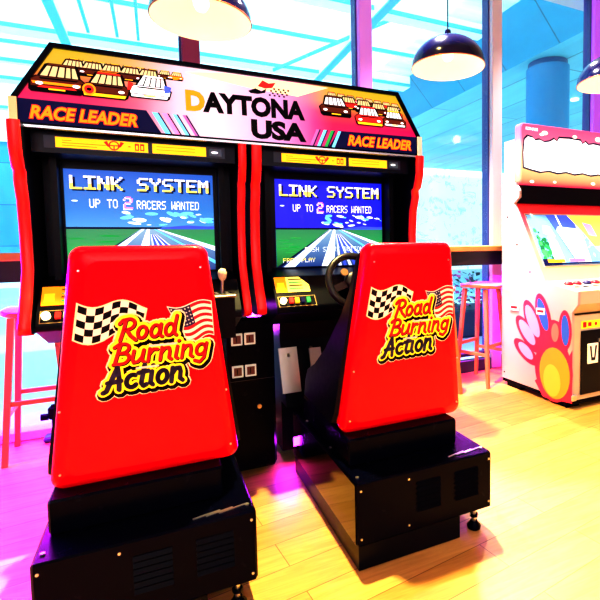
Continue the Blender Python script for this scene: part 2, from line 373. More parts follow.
so.build('soffit_panel', nb)
so = MB(); so.prism([(5.5,4.2),(5.5,4.35),(4.65,5.3),(4.55,5.2)], 1, 2.4, 15.2, soffit_mat('teal sloping panels', (.02,.27,.45), (.03,.32,.50), (0,0,0), 40, 1.25, 0)); so.build('sloping_edge', nb)
MB().tube((9.9,9.2,4.195),(9.9,9.2,4.16), .1, lit_white).build('recessed_light', nb)
MB().tube((8.0,6.2,4.195),(8.0,6.2,4.16), .09, lit_white).build('recessed_light', nb)
cc = thing('round_column', 'blue round concrete column under the soffit, behind the pink arcade machine', 'column', (5.95,4.95,0))
MB().tube((5.95,4.95,-.02),(5.95,4.95,4.1), .36, mat('column paint', (.02,.24,.48), .4), n=48).build('shaft', cc)
MB().tube((5.95,4.95,4.1),(5.95,4.95,4.195), .33, mat('column collar', (.02,.10,.25), .4), n=48).build('collar', cc)
# pale frosted facade; leafy reflections painted in, emission stands in for daylight
fm = bpy.data.materials.new('leafy pale facade'); fm.use_nodes = True; nt = fm.node_tree; b = nt.nodes['Principled BSDF']
tc = nt.nodes.new('ShaderNodeTexCoord'); n = nt.nodes.new('ShaderNodeTexNoise'); n.inputs['Scale'].default_value = 1.7; n.inputs['Detail'].default_value = 9; n.inputs['Roughness'].default_value = .75; n.inputs['Distortion'].default_value = 1.5
nt.links.new(tc.outputs['Object'], n.inputs['Vector']); r = nt.nodes.new('ShaderNodeValToRGB'); e = r.color_ramp.elements
e[0].position = .36; e[0].color = (.45,.68,.62,1); e[1].position = .50; e[1].color = (.92,.97,.96,1)
nt.links.new(n.outputs['Fac'], r.inputs[0]); nt.links.new(r.outputs[0], b.inputs['Base Color']); nt.links.new(r.outputs[0], b.inputs['Emission Color']); b.inputs['Emission Strength'].default_value = .45; b.inputs['Roughness'].default_value = .8
fa = MB().box((1.5,15.5,-.02),(45,15.7,4.6), fm).build('pale_facade', origin=(8,15.5,0)); tag(fa, 'pale sunlit facade with leafy green reflections, far beyond the windows', 'facade')
bg_ = thing('glass_building', 'blue glazed building facade far beyond the windows at left', 'building', (-10,16,0))
MB().box((-30,15.6,-.02),(1.3,15.8,4.3), soffit_mat('blue curtain glass', (.03,.30,.72), (.06,.38,.80), (PI/2,0,0), 1.6, 1.2, 0)).build('glass_front', bg_)
MB().box((-30,15.5,4.2),(1.3,15.6,4.45), mat('white fascia', (.9,.95,1), .6, em=.3)).build('fascia', bg_)
MB().box((-30,15.5,-.02),(1.3,15.59,.9), mat('pale plinth', (.8,.9,.95), .6, em=.3)).build('plinth', bg_)
# low planter of pink flowers and shrubs outside
pl = thing('flower_planter', 'dark planter box of pink flowers outside, seen below the counter at right', 'planter', (2.9,3.3,-.02))
MB().bbox((1.9,3.05,-.02),(4.6,3.6,.30), mat('planter', (.05,.09,.16), .6), .02).build('box', pl)
fl = MB(); pinkf = mat('pink petals', (.75,.12,.5), .6); leafm = mat('leaves', (.05,.2,.12), .6)
for i in range(700):
    x = random.uniform(1.95,4.55); y = random.uniform(3.1,3.55); z = .3+random.random()*.42
    r_ = random.uniform(.018,.04); a = random.random()*PI; t = random.uniform(-.9,.9)
    u_ = Vector((math.cos(a),math.sin(a)*.6,t)).normalized()*r_; v_ = Vector((-math.sin(a),math.cos(a),.5)).normalized()*r_
    c_ = Vector((x,y,z)); fl.add([c_-u_-v_*.3,c_+v_,c_+u_-v_*.3,c_-v_], [(0,1,2,3)], pinkf if random.random() < .5 else leafm)
fo = fl.build('flowers', pl); fo['kind'] = 'stuff'

# ================================================================== COUNTER ALONG THE WINDOW
oak = mat('counter oak', (.62,.30,.10), .4, noise=.12, nscale=14)
ct = thing('window_counter', 'long wooden counter with dark apron running along the windows', 'counter', (0,1.62,.9))
MB().bbox((X0+.02,1.47,1.005),(5.4,1.78,1.045), oak, .004).build('worktop', ct)
MB().box((X0+.02,1.50,.90),(5.4,1.53,1.004), mat('dark apron', (.008,.009,.022), .4)).build('apron', ct)
for x in (-3.3,-2.0,.9,3.2,4.9):
    MB().bar((x,1.6,1.0),(x,1.6,.0), .05,.05, black_metal, up=(0,1,0)).build('leg', ct)
led = mat('magenta led', (1,.1,1), em=9, emc=(1,.06,.95))
ls = MB().box((X0+.1,1.795,.982),(5.3,1.786,1.002), mat('led channel', (.3,.3,.3), .4)).box((X0+.1,1.786,.974),(5.3,1.795,.982), led).build('led_strip', origin=(0,1.79,.98)); tag(ls, 'magenta glowing light strip under the window counter', 'light strip')
# tiny dark tray and card at the counter's right end
# ------------------------------------------------------------------ stools
def make_stool():
    r = bpy.data.objects.new('bar_stool', None); col.objects.link(r)
    w = mat('stool wood', (.60,.17,.07), .4, noise=.12, nscale=18)
    s = MB(); prof = [(-.155,-.005),(-.05,.0)]
    ring = lambda z, k: [((.138*k)*math.copysign(abs(math.cos(t))**.5, math.cos(t)), (.138*k)*math.copysign(abs(math.sin(t))**.5, math.sin(t)), z+ .012*abs(math.cos(t))) for t in [2*PI*i/32 for i in range(32)]]
    s.loft([ring(.722,.94),ring(.728,1),ring(.745,1),ring(.750,.96)], w, False); s.build('seat', r)
    tops = [(-.09,-.09),(.09,-.09),(.09,.09),(-.09,.09)]; feet = [(-.14,-.14),(.14,-.14),(.14,.14),(-.14,.14)]
    for (a, b_), (c, d) in zip(tops, feet):
        MB().bar((a,b_,.722),(c,d,0), .030,.026, w, w2=.024,h2=.022, up=(0,1,0)).build('leg', r)
    P = lambda i, z: (tops[i][0]+(feet[i][0]-tops[i][0])*(1-z/.722), tops[i][1]+(feet[i][1]-tops[i][1])*(1-z/.722), z)
    for i, z in ((0,.30),(1,.24),(2,.30),(3,.24)):
        MB().bar(P(i,z), P((i+1)%4,z), .014,.022, w).build('rung', r)
    return r
st = make_stool(); st.location = (1.86,1.535,0); st.rotation_euler = (0,0,math.radians(20)); tag(st, 'reddish wooden bar stool beside the pink machine, under the window counter', 'stool', 'bar stools at the window counter')
s2 = copy_tree(st); s2.location = (-.95,1.60,0); s2.rotation_euler = (0,0,math.radians(2)); s2['label'] = 'tall wooden bar stool glowing magenta behind the left racing cabinet'
s3 = copy_tree(st); s3.location = (1.39,1.49,0); s3.rotation_euler = (0,0,0); s3['label'] = 'bar stool mostly hidden behind the right racing seat, one leg showing'

# ================================================================== PENDANT LAMPS
shade_out = mat('navy enamel', (.002,.002,.04), .15, spec=.3); shade_in = mat('cream enamel', (.92,.78,.55), .5, em=.30, emc=(1,.80,.50)); rimm = mat('copper rim', (.75,.16,.06), .3, .5)
bulb = mat('bulb', (1,.95,.8), em=1.6, emc=(1,.9,.7))
def make_lamp(loc, label):
    r = thing('pendant_lamp', label, 'lamp', loc, 'dome pendant lamps over the window counter')
    x, y, z = loc
    out = [(.225*math.cos(a), .185*math.sin(a)) for a in [PI/2*i/14 for i in range(14)]]+[(.02,.186)]
    MB().lathe([(p[0],p[1]) for p in out], loc, shade_out).build('shade', r)
    MB().lathe([(max(.0,p[0]-.004),p[1]-.003) for p in out], loc, shade_in).build('lining', r)
    MB().torus(loc, (0,0,1), .224, .0025, rimm, 60, 8).build('rim', r)
    MB().tube((x,y,z+.18),(x,y,z+.225), .026, shade_out, .018).build('cap', r)
    MB().tube((x,y,z+.225),(x,y,H), .004, black_metal, n=8).build('cable', r)
    MB().tube((x,y,H-.03),(x,y,H-.001), .05, shade_out).build('ceiling_rose', r)
    s = MB(); s.lathe([(.001,-.035),(.022,-.028),(.034,-.008),(.035,.01),(.024,.035),(.014,.06),(.014,.09)], (x,y,z+.075), bulb, n=20); s.build('bulb', r)
    l = bpy.data.lights.new('pendant glow', 'POINT'); l.energy = 1.0; l.color = (1,.85,.6); l.shadow_soft_size = .04
    lo = bpy.data.objects.new('pendant_light', l); lo.location = (x,y,z+.0); col.objects.link(lo)
make_lamp((-.143,1.032,2.112), 'navy dome pendant lamp at upper left, above the marquee')
make_lamp((1.292,1.135,2.142), 'navy dome pendant lamp hanging right of the marquee, between two window posts')
make_lamp((2.50,.935,2.15), 'navy dome pendant lamp cut by the right edge, above the pink machine')

# ================================================================== TWIN RACING CABINET
cab = thing('racing_cabinet', 'black and red twin racing arcade cabinet with a wide lit marquee', 'arcade machine', (0,1.05,0))
# side panels : red fronted, black inner faces
prof = [(.57,1.484),(.575,1.40),(.60,1.335),(.622,1.325),(.618,1.29),(.642,1.228),(.654,1.109),(.652,.988),(.61,.90),(.552,.80),(.555,.775),(.60,.765)]
def side_panel(x0, x1, dy=0, back=1.38):
    s = MB(); P = [(y+dy, z) for y, z in prof]; inner = [(y+.05, z) for y, z in P]
    vs = [(x,y,z) for x in (x0,x1) for y, z in P]; n = len(P)
    s.prism(P+[(back,.765),(back,1.484)][:], 0, x0+.003, x1-.003, black_board)
    r_ = (x1-x0)*.5; k = 6                                   # rounded red nose
    rings = []
    for y, z in P:
        rg = [(x0,y+.012,z),(x0,y+.003,z),(x0+.005,y-.003,z),((x0+x1)/2,y-.005,z),(x1-.005,y-.003,z),(x1,y+.003,z),(x1,y+.012,z)]
        rings.append(rg)
    s.loft(rings, red_panel, True, True)
    return s.build('side_panel', cab)
side_panel(-.803,-.767,.0); side_panel(.772,.812,.06); side_panel(-.058,-.026,.075); side_panel(-.004,.036,.075)
# housing behind the screens : bezel walls, roof, back
h = MB()
for cx in (-.415,.405):
    a, b_ = cx-.36, cx+.36
    h.box((a,.95,.78),(b_,1.38,1.70), black_board)
h.box((-.76,.90,1.49),(.76,1.38,1.72), black_board)
h.build('housing', cab)
for k, cx in enumerate((-.417,.417)):
    x0, x1 = (-.763,-.064) if k == 0 else (.044,.763)
    s = MB(); sx0, sx1, z0, z1 = cx-.279, cx+.279, .959, 1.376
    # monitor surround set round the tube
    s.box((x0,.872,.90),(sx0,.948,1.484), navy_bezel); s.box((sx1,.872,.90),(x1,.948,1.484), navy_bezel)
    s.box((sx0,.872,z1),(sx1,.948,1.484), navy_bezel); s.box((sx0,.872,.90),(sx1,.948,z0), navy_bezel)
    for xx, sg in ((x0+.045,1),(x1-.045,-1)):      # inner ribs
        s.box((xx-.012,.80,.93),(xx+.012,.872,1.42), black_board)
    s.build('monitor_surround', cab)
    # header plate under the marquee holding the instruction strip
    hp = MB(); hp.box((x0,.70,1.405),(x1,.86,1.482), navy_bezel); hp.build('header_plate', cab)
    ins = MB(); p = Plane((0,.6995,0),(1,0,0),(0,0,1),(0,-1,0), ins)
    d = .0 if k == 0 else .822
    zb, zt = 1.426, 1.463
    p.rect(-.725+d,zb-.004,-.105+d,zt+.004, mat('strip backing', (.01,.02,.07), .4), 1)
    p.rect(-.69+d,zb,-.39+d,zt, lit_gold, 2); p.rect(-.375+d,zb,-.178+d,zt, lit_gold, 2); p.rect(-.165+d,zb+.004,-.118+d,zt-.004, mat('grey label', (.08,.16,.25), .5), 2)
    p.disc(-.145+d,(zb+zt)/2,.014,.005, lit_pale, 3)
    for q in range(3): p.rect(-.67+d,zt-.010-.009*q,(-.67+[.03,.14,.11][q])+d,zt-.0115-.009*q, lit_brown, 3)
    for q in range(2): p.rect(-.36+d,zt-.010-.012*q,-.22+d,zt-.0112-.012*q, lit_brown, 3)
    cxw, czw = -.505+d, (zb+zt)/2
    for w, M, l in ((.030,lit_red,3),):
        p.poly([(cxw-.034,czw+.012),(cxw-.022,czw+.016),(cxw-.014,czw-.008),(cxw-.022,czw-.004)], M, l); p.poly([(cxw+.034,czw+.012),(cxw+.022,czw+.016),(cxw+.014,czw-.008),(cxw+.022,czw-.004)], M, l)
    p.disc(cxw,czw,.018,.018, lit_red, 4); p.disc(cxw,czw,.0135,.0135, lit_gold, 5); p.rect(cxw-.014,czw-.002,cxw+.014,czw+.002, lit_red, 6); p.rect(cxw-.002,czw-.014,cxw+.002,czw, lit_red, 6)
    p.poly([(cxw+.048,czw+.002),(cxw+.060,czw),(cxw+.048,czw-.002)], lit_brown, 3)
    for q in (0,1): p.rect(cxw+.070+.018*q,czw-.013,cxw+.084+.018*q,czw+.013, lit_red, 3); p.rect(cxw+.0735+.018*q,czw-.009,cxw+.0805+.018*q,czw+.006, lit_gold, 4)
    ins.build('instruction_strip', cab)
    # the screen
    skyL = ramp_mat('screen sky left', 'Z', [(1.08,(.10,.42,.75)),(1.22,(.015,.20,.62)),(1.38,(.005,.10,.55))], 1.0, base=.05)
    skyR = ramp_mat('screen sky right', 'Z', [(1.10,(.01,.015,.85)),(1.38,(.004,.008,.70))], 1.0, base=.05)
    sky = (skyL, skyR)[k]
    sm = MB(); p = Plane((sx0,.871,z1),(sx1-sx0,0,0),(0,0,z0-z1),(0,-1,0), sm, .0006)
    grass_m = ramp_mat('screen grass', 'Z', [(.96,(.01,.16,.04)),(1.05,(.02,.42,.10)),(1.14,(.03,.28,.12))], .9, base=.05)
    road_m = ramp_mat('screen road', 'Z', [(.96,(.02,.06,.28)),(1.06,(.12,.28,.55)),(1.14,(.30,.50,.68))], .9, base=.05)
    p.poly([(0,0),(1,0),(1,1),(0,1)], sky, 0)
    hz = .57
    # clouds : clusters of soft ovals
    for i in range(26):
        a = random.uniform(.38,1.0); bb = random.uniform(.40,.53)
        if a < .55 and bb < .36: continue
        w = random.uniform(.015,.05); q = min(w, 1-a-.002)
        if q < .008: continue
        p.disc(a, bb, q, w*.45*random.uniform(.6,1.1), lit_skyc if random.random() < .6 else lit_cyan, 1+.2*(i%4), rot=random.uniform(-.2,.6))
    p.disc(.06,.30,.02,.008, lit_skyc, 1)
    p.rect(0,hz-.02,1,hz, lit_navy, 2); p.poly([(.62,hz-.018),(.8,hz-.04),(.95,hz-.03),(1,hz-.035),(1,hz),(.6,hz)], lit_blue, 2.5)
    p.rect(0,hz,1,1, grass_m, 3)
    for i in range(9): a = random.random()*.3; p.disc(max(.06,a), random.uniform(hz+.03,.95), .05,.008, lit_green, 3.5)
    p.poly([(.47,hz),(.60,hz),(1,.80),(1,1),(.02,1)], road_m, 4)
    p.poly([(.478,hz),(.50,hz),(.16,1),(.06,1)], lit_skyc, 5); p.poly([(.47,hz+.02),(.478,hz),(.04,1),(-.0,1)], lit_navy, 5)
    p.poly([(.515,hz),(.535,hz),(.52,1),(.40,1)], lit_skyc, 5)
    p.poly([(.56,hz),(.575,hz),(1,.90),(1,.94)], lit_cyan, 5); p.poly([(.585,hz),(.60,hz),(1,.75),(1,.80)], lit_skyc, 5)
    for i in range(7): a = .56+i*.05; p.poly([(.54+i*.006,hz+.05),(.545+i*.006,hz+.05),(a+.03,1),(a,1)], lit_blue if i % 2 else lit_pale, 5.5)
    scr = sm.build('screen', cab)
    lm = MB(); p = Plane((sx0,.871,z1),(sx1-sx0,0,0),(0,0,z0-z1),(0,-1,0), lm, .0006)
    pixel_text(p, 'LINK SYSTEM', .05,.075,.975,.205, lit_navy, 7, bold=True)
    pixel_text(p, 'LINK SYSTEM', .035,.06,.96,.19, lit_white, 8, lit_yellow, bold=True)
    pixel_text(p, 'UP TO', .15,.28,.33,.365, lit_white, 8); pixel_text(p, '2', .365,.255,.42,.38, lit_white, 7, bold=True); pixel_text(p, '2', .37,.25,.43,.37, lit_pink, 8)
    pixel_text(p, 'RACERS WANTED', .455,.285,.89,.37, lit_white, 8)
    pixel_text(p, 'PUSH START BUTTON', .25,.775,.80,.83, lit_pale, 8); pixel_text(p, 'FREE PLAY', .055,.90,.34,.95, lit_yellow, 8, lit_white) if k else None
    lm.build('screen_lettering', scr)
    # dashboard
    dm = MB(); dm.prism([(.60,.775),(.60,.80),(.70,.925),(.95,.965),(.95,.70),(.80,.70)], 0, cx-.345, cx+.345, black_board); dash = dm.build('dashboard', cab, bevel=.006)
    nrm = Vector((0,-.125,.10)).normalized(); up_ = Vector((0,.10,.125)).normalized()
    pnl = MB(); p = Plane((0,.60,.80), (1,0,0), up_, nrm, pnl, .0012)
    bx0 = cx-.345
    p.rect(bx0+.01,.002,bx0+.175,.055, mat('gold panel edge', (.45,.30,.10), .4), .5); p.rect(bx0+.013,.005,bx0+.172,.052, black_board, 1)
    p.rect(bx0+.01,.075,bx0+.16,.155, lit_orange if k == 0 else lit_yellow, 1)
    p.rect(bx0+.01,.075,bx0+.06,.155, lit_orange, 2); p.rect(bx0+.018,.088,bx0+.05,.125, lit_gold, 3); p.poly([(bx0+.12,.155),(bx0+.16,.155),(bx0+.16,.11)], navy_bezel, 2)
    for q in range(4): p.rect(bx0+.07,.143-.016*q,bx0+.13,.137-.016*q, lit_green if q % 2 else lit_brown, 3)
    pnl.build('button_panel', dash)
    for q, (xo, M) in enumerate(((.03,mat('start lamp', (1,.95,.6), em=2.2, emc=(1,.9,.45))),(.065,lit_red),(.09,lit_gold),(.115,lit_navy),(.14,lit_green))):
        c0 = Vector((bx0+xo,.60,.80))+up_*.028+nrm*.002
        if q == 0: MB().tube(c0, c0+nrm*.014, .014, M).build('start_button', dash)
        else: MB().bar(c0, c0+nrm*.010, .017,.024, M, up=tuple(up_)).build('view_button', dash)
    # steering wheel
    wx = cx-.022; wc = Vector((wx,.535,.905)); ax = Vector((0,-.92,.38)).normalized()
    wr = MB().torus(wc, ax, .115,.0155, mat('wheel rubber', (.008,.008,.014), .35), 56, 12).build('steering_wheel', cab)
    t1 = Vector((1,0,0)); t2 = ax.cross(t1); sp = MB()
    for a in (205,335,90) if False else (200,340,270):
        e_ = t1*math.cos(math.radians(a))+t2*math.sin(math.radians(a)); sp.bar(wc+e_*.02, wc+e_*.108, .03,.008, mat('dark spoke', (.05,.04,.05), .3, .8), up=tuple(ax))
    sp.build('spokes', wr)
    hb = MB(); hb.lathe([(.001,.022),(.03,.020),(.042,.010),(.042,-.01)], wc, mat('dark hub', (.02,.02,.03), .35), axis=tuple(ax), n=24); hb.build('hub', wr)
    eb = lambda: MB(); eb().tube(wc-t1*.045+t2*.035+ax*.012, wc-t1*.045+t2*.035+ax*.02, .017, mat('brass badge', (.75,.5,.2), .3, .9)).build('wheel_badge', wr); eb().tube(wc+t1*.035+t2*.03+ax*.012, wc+t1*.035+t2*.03+ax*.018, .013, chrome).build('wheel_button', wr); eb().tube(wc+t1*.025-t2*.005+ax*.012, wc+t1*.025-t2*.005+ax*.018, .016, chrome).build('wheel_button', wr)
    MB().tube(wc-ax*.005, wc-ax*.19, .028, black_metal, .04).build('steering_column', wr)
    # gear shifter to the right of the seat
    gx = cx+.268 if k == 0 else cx+.27
    gp = MB().bbox((gx-.05,.54,.862),(gx+.05,.64,.872), mat('dull shifter plate', (.35,.25,.15), .4, .6), .003).bbox((gx-.042,.548,.872),(gx+.042,.632,.877), black_metal, .002)
    gp.box((gx-.045,.56,.70),(gx+.045,.70,.861), black_board)
    gz = gp.build('gear_shifter', cab)
    for q in (-.02,.02): MB().box((gx+q-.005,.56,.877),(gx+q+.005,.62,.8785), chrome).build('gate_slot', gz)
    MB().tube((gx,.59,.875),(gx+.004,.585,.935), .006, chrome).build('shift_lever', gz)
    s_ = MB(); s_.lathe([(.001,.040),(.012,.036),(.018,.022),(.016,.006),(.009,-.008)], (gx+.004,.585,.935), mat('ivory knob', (.85,.72,.5), .3), n=20); s_.build('shift_knob', gz)
    # lower body and footwell
    lo = MB(); bx = (-.70,-.135) if k == 0 else (.150,.70)
    lo.box((bx[0],.90,.05),(bx[1],1.38,.775), black_board); lo.prism([(.80,.30),(.90,.60),(.90,.30)], 0, bx[0], bx[1], black_board); lo.build('lower_body', cab)
    px_ = cx-.245
    gpdl = MB().bar((px_,.775,.375),(px_+.0,.845,.575), .088,.012, chrome, up=(0,-.9,.3)); gpdl.build('foot_rest_plate' if False else 'gas_pedal', cab)
    MB().bar((px_+.128,.79,.475),(px_+.128,.825,.565), .058,.014, chrome, up=(0,-.9,.3)).build('brake_pedal', cab)
    for q in (.0,.128): MB().tube((px_+q,.82,.54),(px_+q,.91,.56), .008, chrome).build('pedal_arm', cab)
# coin box between the seats
cb = MB().bbox((-.105,.83,.02),(.108,1.30,.735), black_metal, .012); cbo = cb.build('coin_box', cab)
p_m = MB(); p = Plane((0,.83,0),(1,0,0),(0,0,1),(0,-1,0), p_m, .002)
p.rect(-.100,.448,.103,.4455, mat('seam', (.03,.03,.05), .3), .4); p_m.build('door_seam', cbo)
for z in (.612,.465):
    for xx in (-.088,-.030):
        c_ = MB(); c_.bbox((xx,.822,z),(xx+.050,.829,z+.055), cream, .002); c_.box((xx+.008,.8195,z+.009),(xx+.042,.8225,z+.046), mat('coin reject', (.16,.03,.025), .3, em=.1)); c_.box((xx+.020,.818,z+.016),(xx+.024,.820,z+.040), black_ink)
        c_.build('coin_slot', cbo)
MB().tube((.03,.829,.318),(.03,.822,.318), .010, gold_trim).build('door_lock', cbo)
# marquee
mq = MB(); out = [(-.802,1.486),(.802,1.486),(.802,1.582),(.684,1.776),(-.684,1.776),(-.802,1.582)]
mq.prism(out, 1, .664, .92, black_board); mqo = mq.build('marquee', cab)
def inset(P, d):
    return [(-.802+d,1.486+d*.6),(.802-d,1.486+d*.6),(.802-d,1.582-.2*d),(.684-d*.6,1.776-d),(-.684+d*.6,1.776-d),(-.802+d,1.582-.2*d)]
fm_ = MB(); q = inset(out,.016)
for (a, b_, c, d) in zip(out, out[1:]+out[:1], q[1:]+q[:1], q):
    fm_.add([(a[0],.664,a[1]),(b_[0],.664,b_[1]),(c[0],.664,c[1]),(d[0],.664,d[1]),(a[0],.650,a[1]),(b_[0],.650,b_[1]),(c[0],.650,c[1]),(d[0],.650,d[1])], [(4,5,6,7),(0,1,5,4),(7,6,2,3)], black_metal)
fm_.box((-.81,.647,1.488),(-.786,.672,1.578), gold_trim); fm_.box((.786,.647,1.488),(.81,.672,1.578), white_p)
fm_.box((-.80,.640,1.478),(.80,.664,1.486), mat('silver strip', (.6,.65,.75), .25, .9)); fm_.build('marquee_frame', mqo)
art = ramp_mat('marquee print', 'Z', [(1.49,(.55,.0,.14)),(1.60,(.60,.0,.10)),(1.65,(.62,.06,.05)),(1.695,(.66,.38,.02)),(1.78,(.50,.42,.01))], .8,
    'X', [(-.5,(.80,.25,.35)),(-.36,(.90,.50,.68)),(-.15,(.90,.70,.85)),(.10,(.80,.38,.75)),(.28,(.70,.08,.42)),(.45,(.7,.1,.1))],
    [(-.60,(0,0,0)),(-.42,(.30,.30,.30)),(-.28,(.95,.95,.95)),(.12,(.97,.97,.97)),(.24,(.7,.7,.7)),(.36,(0,0,0))])
am = MB(); p = Plane((0,.662,0),(1,0,0),(0,0,1),(0,-1,0), am, .0006); p.poly(inset(out,.014), art, 1)
def pt(u, v): q = at(u, v, 1, .66); return (q.x, q.z)
# pale upper glow in the middle, navy bands with stripes
p.poly([(-.25,1.74),(-.1,1.757),(.2,1.757),(.34,1.755),(.2,1.70),(.0,1.71)], E_('warm pale', (.92,.72,.45), .8), 2)
p.poly([(-.786,1.496),(-.34,1.496),(-.39,1.578),(-.786,1.578)], lit_navy, 3); p.poly([(.335,1.496),(.786,1.496),(.786,1.578),(.385,1.572)], lit_navy, 3)
for i, M in enumerate((lit_cyan,lit_pink,lit_cyan,lit_mauve)):
    a = -.372+i*.036; w = .020-.003*i
    p.poly([(a+.045,1.496),(a+.045+w,1.496),(a+w,1.574),(a,1.574)], M, 4); p.poly([(a+.045+w,1.496),(a+.045+w+.006,1.496),(a+w+.006,1.574),(a+w,1.574)], lit_navy, 4)
for i, M in enumerate((lit_mauve,lit_cyan,lit_green,lit_cyan)):
    a = .268+i*.034
    p.poly([(a-.02,1.497),(a-.006,1.497),(a+.026,1.570),(a+.012,1.570)], M, 4); p.poly([(a-.006,1.497),(a,1.497),(a+.032,1.570),(a+.026,1.570)], lit_navy, 4)
arto = am.build('marquee_artwork', mqo)
# stock cars printed on the marquee
cm = MB(); p = Plane((0,.662,0),(1,0,0),(0,0,1),(0,-1,0), cm, .0006)
lit_dim = E_('dim glass', (.62,.55,.28), .8)
def car(cx_, z, w, body, roof, l, glassc=lit_pale, low=lit_black, sk=.12, orange=False):
    h_ = w*.62; T = lambda a, b_: (cx_+w*a+sk*w*b_, z+h_*b_)
    p.poly([T(-.5,.08),T(-.44,.0),T(.44,.0),T(.5,.08),T(.52,.42),T(.40,.56),T(-.42,.56),T(-.53,.42)], lit_black, l)
    p.poly([T(-.47,.20),T(.47,.20),T(.48,.42),T(.38,.53),T(-.40,.53),T(-.49,.42)], body, l+.5)
    p.poly([T(-.45,.17),T(-.43,.06),T(.43,.06),T(.45,.17)], low, l+.6)
    p.poly([T(-.40,.52),T(-.30,.96),T(-.24,1.0),T(.24,1.0),T(.30,.96),T(.40,.52)], lit_black, l+.4)
    p.poly([T(-.34,.56),T(-.25,.90),T(.25,.90),T(.34,.56)], glassc, l+.8); p.poly([T(-.26,.93),T(.26,.93),T(.22,.99),T(-.22,.99)], roof, l+.8)
    for a in (-.2,-.05,.1,.22): p.poly([T(a-.015,.54),T(a+.015,.54),T(a*.8+.015,.92),T(a*.8-.015,.92)], lit_black, l+1)
    p.poly([T(-.36,.50),T(.36,.50),T(.32,.44),T(-.32,.44)], lit_black, l+1)
    if orange: p.poly([T(-.47,.36),T(.47,.36),T(.44,.28),T(-.44,.28)], lit_orange, l+1); p.poly([T(-.36,.16),T(.36,.16),T(.30,.22),T(-.30,.22)], lit_red, l+1)
    for sx_ in (-1,1): p.disc(*T(sx_*.33,.30), w*.07, w*.035, lit_white, l+1.1, 10)
    p.rect(T(-.15,.1)[0],T(0,.10)[1],T(.15,.1)[0],T(0,.15)[1], lit_gold, l+1.2)
rows = [(-.40+.045*i,1.690-.001*i,.06) for i in range(-5,2)]
for i in range(9): car(-.62+.042*i, 1.702, .052, (lit_gold,lit_brown,lit_orange)[i%3], lit_gold, 2+.01*i, lit_dim)
for i in range(5): car(-.625+.06*i, 1.676, .088, (lit_brown,lit_brown,lit_orange)[i%3], lit_brown, 5+.02*i, lit_dim)
car(-.672,1.604,.165, lit_brown, lit_brown, 10, lit_dim, lit_black, orange=True); car(-.525,1.604,.150, lit_brown, lit_red, 13, lit_dim, lit_gold); car(-.378,1.618,.140, lit_white, lit_white, 16, lit_pale, lit_pale)
p.disc(-.572,1.630,.021,.021, lit_orange, 19); p.disc(-.572,1.630,.015,.015, lit_red, 20); p.disc(-.572,1.630,.008,.006, lit_black, 21)
p.poly([(-.325,1.645),(-.305,1.65),(-.30,1.67),(-.325,1.675)], lit_blue, 19); p.poly([(-.45,1.645),(-.437,1.645),(-.43,1.67),(-.447,1.675)], lit_red, 19)
for i in range(8): car(.36+.045*i, 1.705-.002*i, .055, (lit_red,lit_brown,lit_brown)[i%3], lit_red, 2+.01*i, lit_dim, sk=-.12)
for i in range(4): car(.44+.075*i, 1.670-.006*i, .095, (lit_red,lit_brown,lit_brown)[i%3], lit_brown, 5+.02*i, lit_dim, sk=-.1)
car(.375,1.632,.145, lit_brown, lit_brown, 10, lit_pale, sk=-.1); car(.540,1.606,.140, lit_red, lit_red, 13, lit_pale, lit_gold, sk=-.1); car(.668,1.612,.12, lit_brown, lit_gold, 16, lit_pale, lit_pale, sk=-.1)
cm.build('printed_cars', mqo)
lit_racer = E_('racer orange', (.95,.26,.01), .9)
lt = MB(); p = Plane((0,.662,0),(1,0,0),(0,0,1),(0,-1,0), lt, .0006)
for a, b_ in (((-.752,1.514),(-.425,1.5145)), ((.43,1.514),(.752,1.514))):
    text_on(p, 'RACE LEADER', a, b_, .042, lit_red, 6, .25, .075); text_on(p, 'RACE LEADER', a, b_, .042, lit_racer, 7, .25, .03)
text_on(p, 'DAYTONA', (-.245,1.598), (.222,1.606), .070, lit_black, 6, 0, .055, M2=lit_racer, split=.15)
text_on(p, 'USA', (.005,1.513), (.224,1.514), .068, lit_black, 6, 0, .055)
# racing flag emblem over the name
p.poly([(.03,1.722),(.05,1.748),(.075,1.738),(.105,1.745),(.09,1.722),(.06,1.716)], lit_red, 6)
p.poly([(-.01,1.698),(.02,1.712),(.045,1.703),(.065,1.716),(.06,1.698),(.03,1.690),(.0,1.690)], lit_black, 6)
for i in range(8):
    for j in range(4):
        if (i+j) % 2 == 0: p.rect(.075+i*.010+j*.003,1.688+j*.009,.083+i*.010+j*.003,1.695+j*.009, lit_black, 6)
lt.build('marquee_lettering', mqo)

